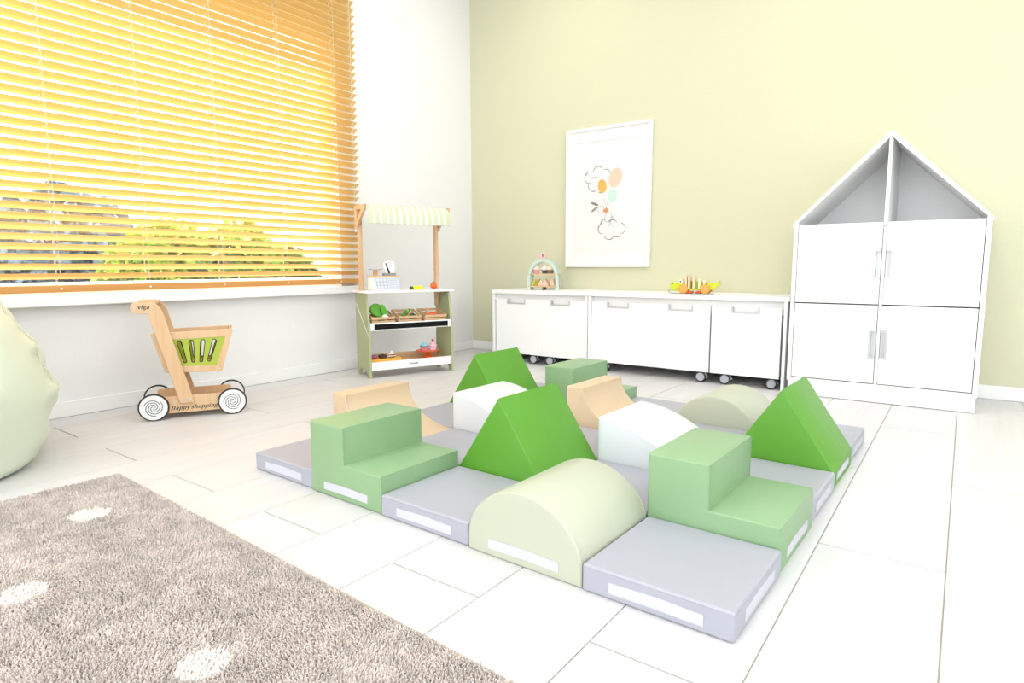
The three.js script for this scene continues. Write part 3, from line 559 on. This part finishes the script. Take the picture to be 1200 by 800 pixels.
{ // toy scale with keypad on the counter
  const t = thing('toy_scale', 'toy shop scale with grey keypad and white dial on the stall counter', 'toy scale', SP(0.15, 0.589, -0.09), SA);
  mesh('body', tri(ext([[0, 0], [0.085, 0], [0.05, 0.085], [0, 0.085]], 0.205, 0.003).rotateY(-Math.PI / 2).translate(0.1025, 0, -0.04)), T([0.85, 0.84, 0.80]), t);
  mesh('top_board', box(-0.105, 0.105, 0.085, 0.098, -0.045, 0.015, 0.003), M.pine, t);
  const pd = new THREE.Group(); pd.name = 'keypad'; pd.position.set(0.0, 0.0425, 0.0285); pd.rotation.x = -0.39; t.add(pd);
  mesh('panel', box(-0.068, 0.098, -0.04, 0.04, -0.001, 0.0022, 0.001), T([0.45, 0.48, 0.56]), pd);
  for (let i = 0; i < 3; i++) for (let j = 0; j < 3; j++) mesh('key', box(-0.061 + i * 0.024, -0.043 + i * 0.024, -0.033 + j * 0.025, -0.014 + j * 0.025, 0.002, 0.0052, 0.002), T([0.66, 0.68, 0.74]), pd);
  mesh('price_field', box(0.014, 0.094, -0.036, 0.036, 0.002, 0.003, 0.0008), T([0.57, 0.60, 0.68]), pd);
  for (let j = 0; j < 4; j++) mesh('print_line', box(0.022, 0.088, -0.026 + j * 0.016, -0.023 + j * 0.016, 0.003, 0.0034, 0), T([0.40, 0.43, 0.50]), pd);
  mesh('dial_base', box(0.0, 0.088, 0.098, 0.114, -0.03, 0.0, 0.002), T([0.28, 0.28, 0.29]), t);
  const dial = mesh('dial', tri(ext([[0.016, 0.114], [0.076, 0.114], [0.088, 0.17], [0.078, 0.192], [0.044, 0.198], [0.01, 0.192], [0.0, 0.17]], 0.016, 0.003).translate(0, 0, -0.023)), T([0.88, 0.88, 0.88]), t);
  mesh('needle', tri(ext([[0.034, 0.114], [0.048, 0.114], [0.018, 0.188], [0.014, 0.182]], 0.002, 0).translate(0, 0, -0.007)), M.black, dial);
  mesh('scale_mark', tube([V(0.022, 0.185, -0.0068), V(0.05, 0.187, -0.0068), V(0.08, 0.178, -0.0068), V(0.074, 0.16, -0.0068), V(0.06, 0.168, -0.0068), V(0.034, 0.17, -0.0068)], 0.0011, false, 5), T([0.25, 0.25, 0.27]), dial);
  mesh('pan_post', box(-0.068, -0.042, 0.098, 0.136, -0.03, -0.006, 0.002), M.orangeWood, t);
  mesh('pan', cyl(0.046, 0.046, 0.008, -0.055, 0.14, -0.018, 'y', 28), T([0.40, 0.40, 0.40], 0.4), t);
}
{
  const c = thing('toy_courgette', 'yellow toy vegetable with a dark green end lying on the counter', 'toy food', SP(0.375, 0.6, -0.06), SA);
  mesh('body', new THREE.CapsuleGeometry(0.0135, 0.055, 6, 16).rotateZ(Math.PI / 2).translate(0.008, 0.002, 0), T([0.85, 0.75, 0.02], 0.35), c);
  mesh('stem_end', new THREE.CapsuleGeometry(0.0115, 0.014, 5, 14).rotateZ(Math.PI / 2).translate(-0.034, 0.0005, 0), T([0.02, 0.10, 0.03], 0.4), c);
  const o = thing('toy_tomato', 'round orange-red toy tomato beside the stall post', 'toy food', SP(0.512, 0.5892, -0.07), SA);
  mesh('body', ball(0.026, 0, 0.0245, 0, 1, 0.95, 1), T([0.80, 0.13, 0.02], 0.3), o);
  mesh('stalk', mg([cyl(0.003, 0.002, 0.008, 0, 0.05, 0, 'y', 8), ball(0.012, 0, 0.0475, 0, 1, 0.2, 1)]), T([0.04, 0.10, 0.03]), o);
}
{ // crates on the tray
  const spots = [[0.10, 'small slatted wooden crate with a leafy green vegetable on the stall tray'], [0.295, 'small slatted wooden crate with cucumber pieces on the stall tray'], [0.49, 'small slatted wooden crate with orange-red food on the stall tray']];
  spots.forEach(([s, label]) => {
    const t = thing('toy_crate', label, 'crate', SP(s + 0.015, 0.3635, -0.034), SA, 'crates on the stall tray'); t.rotation.order = 'YXZ'; t.rotation.x = 0.26;
    const w = 0.084, d = 0.15, H = 0.047;
    for (const y of [0.004, 0.03]) {
      mesh('slat', box(-w, w, y, y + 0.017, -0.006, 0, 0.001), M.pine, t); mesh('slat', box(-w, w, y, y + 0.017, -d, -d + 0.006, 0.001), M.pine, t);
      for (const q of [-1, 1]) mesh('slat', box(q * w - (q > 0 ? 0.006 : 0), q * w + (q > 0 ? 0 : 0.006), y, y + 0.017, -d + 0.006, -0.006, 0.001), M.pine, t);
    }
    for (const q of [-1, 1]) for (const z of [-0.012, -d + 0.006]) mesh('corner_post', box(q * w - (q > 0 ? 0.013 : -0.006), q * w + (q > 0 ? -0.006 : 0.013), 0.001, H, z - 0.004, z + 0.004, 0.001), M.pine, t);
    mesh('crate_floor', box(-w + 0.006, w - 0.006, 0.001, 0.005, -d + 0.006, -0.006, 0.0005), M.orangeWood, t);
  });
  const at = (s, a, lift) => SP(s + 0.015, 0.365 - (a + 0.022) * 0.266 + lift, a);
  const lf = thing('toy_lettuce', 'big bright green leaf-shaped toy vegetable in the stall crate', 'toy food', at(0.098, -0.10, 0.006), SA);
  mesh('leaf', tri(ext((() => { const s = new THREE.Shape(); s.moveTo(0.03, 0); s.bezierCurveTo(0.05, 0.04, 0.02, 0.11, -0.025, 0.105); s.bezierCurveTo(-0.075, 0.10, -0.07, 0.04, -0.045, 0.025); s.bezierCurveTo(-0.02, 0.015, 0.01, 0.0, 0.03, 0); return s; })(), 0.022, 0.006, [], 3).rotateX(-0.25).translate(0.0, 0.0, 0)), T([0.11, 0.42, 0.02], 0.45), lf);
  mesh('leaf', tri(ext((() => { const s = new THREE.Shape(); s.moveTo(0.05, 0); s.bezierCurveTo(0.055, 0.03, 0.035, 0.09, 0.012, 0.1); s.bezierCurveTo(-0.01, 0.08, 0.0, 0.02, 0.05, 0); return s; })(), 0.018, 0.004).translate(0.0, 0, 0.018)), T([0.09, 0.36, 0.02], 0.45), lf);
  solo('toy_egg', ball(0.021, 0, 0.022, 0, 1.15, 1, 1), T([0.88, 0.87, 0.84], 0.35), 'white rounded toy food piece beside the big green leaf', 'toy food', at(0.122, -0.06, 0.006), SA);
  solo('toy_radish', ball(0.014, 0, 0.014, 0, 1.3, 1, 1), T([0.72, 0.14, 0.05], 0.35), 'small red toy vegetable in the crate with the green leaf', 'toy food', at(0.152, -0.055, 0.006), SA);
  solo('toy_bean', new THREE.CapsuleGeometry(0.01, 0.03, 5, 12).rotateZ(1.3).translate(0, 0.012, 0), T([0.03, 0.22, 0.04], 0.4), 'dark green toy bean lying under the big green leaf', 'toy food', at(0.09, -0.045, 0.006), SA);
  for (let i = 0; i < 3; i++) solo('toy_cucumber_piece', new THREE.CapsuleGeometry(0.0095, 0.06, 5, 12).rotateZ(-0.75).translate(0, 0.03, 0), T(i === 1 ? [0.33, 0.5, 0.12] : [0.06, 0.26, 0.03], 0.4), ['dark green toy cucumber stick leaning at the leaf side of the middle crate', 'pale green toy cucumber stick between two darker ones in the middle crate', 'dark green toy cucumber stick next to the dark rounded vegetable'][i], 'toy food', at(0.262 + i * 0.017, -0.075 - i * 0.012, 0.008), SA, 'cucumber sticks in the crate');
  solo('toy_avocado', ball(0.022, 0, 0.02, 0, 1.3, 0.95, 1), T([0.015, 0.12, 0.045], 0.35), 'dark green rounded toy vegetable in the middle crate', 'toy food', at(0.328, -0.06, 0.006), SA);
  solo('toy_carrot', new THREE.CylinderGeometry(0.004, 0.013, 0.05, 14).rotateZ(0.25).translate(0, 0.035, 0), T([0.80, 0.38, 0.16], 0.4), 'orange toy carrot standing in the crate next to the stall side', 'toy food', at(0.462, -0.115, 0.007), SA);
  solo('toy_pepper', ball(0.02, 0, 0.018, 0, 1.6, 0.85, 1), T([0.82, 0.13, 0.04], 0.35), 'flat red-orange toy vegetable in the crate with the carrot', 'toy food', at(0.492, -0.085, 0.007), SA);
}
{ // sweets on the lower shelf
  const y = 0.0968;
  const b = solo('serving_board', tri(ext([[-0.12, -0.06], [0.10, -0.06], [0.115, -0.045], [0.115, 0.045], [0.10, 0.06], [-0.12, 0.06]], 0.024, 0.003).rotateX(-Math.PI / 2)), T([0.85, 0.45, 0.05], 0.45), 'flat yellow-orange toy serving board on the lower stall shelf', 'toy board', SP(0.14, y, -0.10), SA);
  const donut = (s, base, ice, label, i) => { const t = thing('toy_donut', label, 'toy food', SP(s, y + 0.024, -0.085), SA, i); mesh('dough', new THREE.TorusGeometry(0.017, 0.012, 12, 28).rotateX(Math.PI / 2).translate(0, 0.012, 0), T(base, 0.5), t); mesh('icing', new THREE.TorusGeometry(0.017, 0.0124, 12, 28).rotateX(Math.PI / 2).scale(1, 0.75, 1).translate(0, 0.0165, 0), T(ice, 0.35), t); };
  donut(0.055, [0.45, 0.03, 0.05], [0.40, 0.09, 0.30], 'toy doughnut with purple icing at the end of the serving board');
  donut(0.122, [0.10, 0.045, 0.02], [0.03, 0.016, 0.01], 'toy doughnut with dark chocolate icing on the serving board');
  const c = thing('toy_cake_slice', 'striped toy cake slice with white cream top on the serving board', 'toy food', SP(0.185, y + 0.024, -0.09), SA + 0.4);
  for (let i = 0; i < 4; i++) mesh('layer', tri(ext([[-0.025, 0], [0.025, -0.016], [0.025, 0.016]], 0.007, 0.0008).rotateX(-Math.PI / 2).translate(0, i * 0.0072, 0)), i % 2 ? T([0.85, 0.78, 0.65]) : T([0.10, 0.05, 0.03]), c);
  mesh('cream', ball(0.013, 0.008, 0.036, 0, 1, 0.9, 1), T([0.86, 0.72, 0.74]), c);
  const st = thing('cake_stand', 'orange toy cake stand carrying two cupcakes on the lower shelf', 'cake stand', SP(0.475, y, -0.11), SA);
  mesh('plate', new THREE.LatheGeometry([[0, 0.043], [0.075, 0.043], [0.084, 0.048], [0.085, 0.053], [0.078, 0.051], [0, 0.05]].map(([a, q]) => new THREE.Vector2(a, q)), 40), M.orange, st);
  mesh('foot', new THREE.LatheGeometry([[0, 0], [0.04, 0], [0.036, 0.006], [0.018, 0.016], [0.015, 0.043], [0, 0.043]].map(([a, q]) => new THREE.Vector2(a, q)), 28), M.orange, st);
}
function cupcake(name, label, pos, turn, s, cup, cream, top, group, waist) {
  const t = thing(name, label, 'toy food', pos, turn, group); t.scale.setScalar(s);
  const cg = []; const n = 18, sh = new THREE.Shape(); for (let i = 0; i < n * 2; i++) { const a = i / n * Math.PI, r = i % 2 ? 0.0215 : 0.024; i ? sh.lineTo(Math.cos(a) * r, Math.sin(a) * r) : sh.moveTo(Math.cos(a) * r, Math.sin(a) * r); }
  const cgeo = new THREE.ExtrudeGeometry(sh, { depth: 0.026, bevelEnabled: false }).rotateX(-Math.PI / 2), p = cgeo.attributes.position;
  for (let i = 0; i < p.count; i++) { const k = 0.8 + p.getY(i) / 0.026 * 0.28; p.setX(i, p.getX(i) * k); p.setZ(i, p.getZ(i) * k); } cgeo.computeVertexNormals();
  mesh('paper_cup', cgeo, T(cup), t);
  mesh('icing', new THREE.LatheGeometry([[0, 0.024], [0.026, 0.024], [0.031, 0.031], [0.029, 0.038], [0.025, 0.041], [0.0245, 0.047], [0.018, 0.05], [0.0165, 0.056], [0.008, 0.062], [0, 0.066]].map(([a, q]) => new THREE.Vector2(a, q)), 28), T(cream, 0.4), t);
  if (waist) mesh('chocolate_rim', new THREE.TorusGeometry(0.028, 0.005, 8, 28).rotateX(Math.PI / 2).translate(0, 0.03, 0), T(waist), t);
  if (top) mesh('cherry', ball(0.0095, 0, 0.071, 0), T(top, 0.3), t);
}
cupcake('toy_cupcake', 'toy cupcake with blue icing and chocolate rim on the orange stand', SP(0.443, 0.1492, -0.10), SA, 0.98, [0.82, 0.25, 0.30], [0.28, 0.60, 0.68], null, 'cupcakes on the cake stand', [0.03, 0.015, 0.012]);
cupcake('toy_cupcake', 'toy cupcake with pink icing and red cherry on the orange stand', SP(0.505, 0.1492, -0.085), SA, 1.02, [0.82, 0.62, 0.66], [0.86, 0.50, 0.60], [0.70, 0.03, 0.04], 'cupcakes on the cake stand');

// ---------- cupcake stand on the bench ----------
{
  const bx = 0.955, by = 0.565, bz = 0.27, t = thing('cupcake_stand', 'mint green arched wooden two-tier cupcake stand on the white bench', 'toy stand', [bx, by, bz], 0.35);
  const mint = T([0.50, 0.62, 0.53], 0.5), w = 0.125;
  const arch = (zo) => { const o = new THREE.Shape(); o.moveTo(-w - 0.004, 0); o.lineTo(-w - 0.004, 0.012); o.lineTo(-w, 0.06); o.bezierCurveTo(-w, 0.16, -0.09, 0.24, 0, 0.243); o.bezierCurveTo(0.09, 0.24, w, 0.16, w, 0.06); o.lineTo(w + 0.004, 0.012); o.lineTo(w + 0.004, 0); o.lineTo(w - 0.026, 0); o.lineTo(w - 0.024, 0.06); o.bezierCurveTo(w - 0.022, 0.14, 0.07, 0.215, 0, 0.217); o.bezierCurveTo(-0.07, 0.215, -w + 0.022, 0.14, -w + 0.024, 0.06); o.lineTo(-w + 0.026, 0); return tri(ext(o, 0.012, 0.002).translate(0, 0, zo)); };
  mesh('arch', arch(-0.056), mint, t); mesh('arch', arch(0.044), mint, t);
  mesh('shelf', box(-w + 0.005, w - 0.005, 0.115, 0.125, -0.05, 0.056, 0.002), M.pine, t);
  mesh('shelf', box(-w + 0.005, w - 0.005, 0.022, 0.032, -0.05, 0.056, 0.002), M.pine, t);
  mesh('peg', box(-0.006, 0.008, 0, 0.022, -0.04, 0.05, 0.001), T([0.08, 0.06, 0.05]), t);
  const hs = new THREE.Shape(); hs.moveTo(0, 0); hs.bezierCurveTo(-0.02, 0.012, -0.034, 0.022, -0.03, 0.036); hs.bezierCurveTo(-0.025, 0.05, -0.006, 0.05, 0, 0.038); hs.bezierCurveTo(0.006, 0.05, 0.025, 0.05, 0.03, 0.036); hs.bezierCurveTo(0.034, 0.022, 0.02, 0.012, 0, 0);
  const ht = mesh('heart', tri(ext(hs, 0.012, 0.002).translate(0, 0.236, 0.046)), T([0.78, 0.46, 0.45]), t);
  mesh('heart_hole', mg([cyl(0.006, 0.006, 0.002, 0, 0.268, 0.0585, 'z', 14), box(-0.003, 0.003, 0.252, 0.268, 0.0575, 0.0595, 0)]), T([0.16, 0.06, 0.06]), ht);
  const L = (x, y, z) => { const c = Math.cos(0.35), s = Math.sin(0.35); return [bx + x * c + z * s, by + y, bz - x * s + z * c]; };
  const g = 'cupcakes on the mint stand';
  cupcake('toy_cupcake', 'toy cupcake with pink cup and rose topping on the mint stand', L(-0.062, 0.1262, 0.012), 0, 1.12, [0.80, 0.36, 0.38], [0.86, 0.72, 0.62], [0.75, 0.25, 0.26], g);
  cupcake('toy_cupcake', 'toy cupcake with brown cup and small brown topping on the mint stand', L(0.05, 0.1262, 0.012), 0, 1.12, [0.25, 0.16, 0.14], [0.86, 0.70, 0.56], [0.45, 0.25, 0.17], g);
  cupcake('toy_cupcake', 'toy cupcake with dark cup and white icing behind the others on the mint stand', L(-0.003, 0.1262, -0.025), 0, 1.0, [0.14, 0.12, 0.11], [0.87, 0.87, 0.86], null, g);
  const wedge = (x, r, cols, label) => { const q = thing('toy_cake_slice', label, 'toy food', L(x, 0.0332, 0.0), r, 'cake slices on the mint stand'); cols.forEach((c, i) => mesh('layer', tri(ext([[0, 0], [0.052, 0], [0.026, 0.05]], 0.014, 0.001).translate(-0.026, 0, -0.02 + i * 0.0145)), T(c), q)); };
  wedge(-0.075, 1.2, [[0.62, 0.60, 0.06], [0.80, 0.70, 0.10], [0.50, 0.45, 0.05]], 'yellow-green toy cake wedge on the lower tier of the mint stand');
  wedge(-0.035, 0.9, [[0.85, 0.80, 0.72], [0.40, 0.22, 0.12], [0.85, 0.60, 0.48]], 'brown and cream toy cake wedge on the lower tier of the mint stand');
  wedge(0.015, 0.2, [[0.86, 0.58, 0.44], [0.82, 0.52, 0.38], [0.86, 0.60, 0.46]], 'salmon pink toy cake wedge in the middle of the lower tier');
  wedge(0.066, -0.7, [[0.45, 0.27, 0.18], [0.86, 0.66, 0.52], [0.86, 0.60, 0.46]], 'salmon toy cake wedge with a brown layer on the lower tier');
}

// ---------- crocodile pull toy ----------
{
  const t = thing('crocodile_toy', 'lime green wooden crocodile pull toy on the white bench', 'toy', [2.175, 0.565, 0.30], 0.12), m = T([0.56, 0.62, 0.01], 0.45);
  const hs = new THREE.Shape(); hs.moveTo(-0.165, 0.03); hs.bezierCurveTo(-0.17, 0.06, -0.165, 0.078, -0.15, 0.076); hs.bezierCurveTo(-0.13, 0.07, -0.12, 0.072, -0.112, 0.08); hs.bezierCurveTo(-0.108, 0.096, -0.085, 0.1, -0.078, 0.09); hs.lineTo(-0.072, 0.022); hs.bezierCurveTo(-0.1, 0.016, -0.15, 0.014, -0.165, 0.03);
  const head = mesh('head', tri(ext(hs, 0.036, 0.005, [], 3).translate(0, 0, -0.018)), m, t);
  for (const s of [-1, 1]) { mesh('eye', cyl(0.0125, 0.0125, 0.003, -0.094, 0.08, s * 0.0185, 'z', 20), M.white, head); mesh('pupil', cyl(0.0055, 0.0055, 0.002, -0.096, 0.08, s * 0.0205, 'z', 14), M.black, head); mesh('nostril', cyl(0.005, 0.005, 0.002, -0.151, 0.066, s * 0.0182, 'z', 14), M.black, head); }
  mesh('mouth', tube([V(-0.127, 0.034, 0.0182), V(-0.112, 0.031, 0.0182), V(-0.1, 0.04, 0.0182)], 0.0012, false, 5), M.black, head);
  const ts = new THREE.Shape(); ts.moveTo(0.072, 0.022); ts.bezierCurveTo(0.1, 0.018, 0.13, 0.03, 0.15, 0.06); ts.bezierCurveTo(0.155, 0.07, 0.16, 0.08, 0.152, 0.082); ts.bezierCurveTo(0.14, 0.082, 0.13, 0.062, 0.072, 0.076);
  mesh('tail', tri(ext(ts, 0.03, 0.004, [], 3).translate(0, 0, -0.015)), m, t);
  const cols = [[0.86, 0.58, 0.42], [0.86, 0.62, 0.46], [0.86, 0.60, 0.40], [0.86, 0.80, 0.55], [0.85, 0.70, 0.44]];
  [-0.066, -0.046, -0.014, 0.022, 0.052].forEach((x, i) => {
    mesh('rib', tri(ext([[x, 0.03], [x + 0.014, 0.03], [x + 0.014, i < 3 ? 0.112 - i * 0.003 : 0.094 - (i - 3) * 0.012], [x + 0.007, i < 3 ? 0.122 - i * 0.003 : 0.104 - (i - 3) * 0.012], [x, i < 3 ? 0.112 - i * 0.003 : 0.094 - (i - 3) * 0.012]], 0.056, 0.003).translate(0, 0, -0.028)), T(cols[i]), t);
  });
  mesh('body_block', mg([box(-0.04, -0.026, 0.03, 0.082, -0.022, 0.022, 0.003), box(0.002, 0.02, 0.03, 0.082, -0.022, 0.022, 0.003), box(0.038, 0.05, 0.03, 0.078, -0.022, 0.022, 0.003)]), T([0.28, 0.34, 0.02]), t);
  mesh('body_core', box(-0.075, 0.075, 0.022, 0.034, -0.02, 0.02, 0.003), m, t);
  for (const s of [-1, 1]) for (const x of [-0.072, 0.07]) { const w = mesh('wheel', new THREE.LatheGeometry([[0, 0.007], [0.027, 0.007], [0.031, 0.004], [0.031, -0.004], [0.027, -0.007], [0, -0.007]].map(([a, q]) => new THREE.Vector2(a, q)), 30).rotateX(Math.PI / 2).translate(x, 0.031, s * 0.037), T([0.86, 0.33, 0.05], 0.4), t); mesh('hub', cyl(0.005, 0.005, 0.002, x, 0.031, s * 0.0448, 'z', 12), M.pine, w); }
  for (const x of [-0.035, 0.025]) mesh('foot', box(x - 0.02, x + 0.02, 0.001, 0.016, -0.02, 0.03, 0.005), T([0.62, 0.08, 0.015]), t);
  mesh('pull_string', tube([V(-0.16, 0.035, 0.012), V(-0.174, 0.018, 0.02), V(-0.165, 0.004, 0.03), V(-0.13, 0.0022, 0.05), V(-0.03, 0.0022, 0.062), V(0.06, 0.0022, 0.055), V(0.13, 0.0022, 0.045)], 0.002, false, 6), T([0.10, 0.14, 0.14]), t);
}

renderer.render(scene, camera);
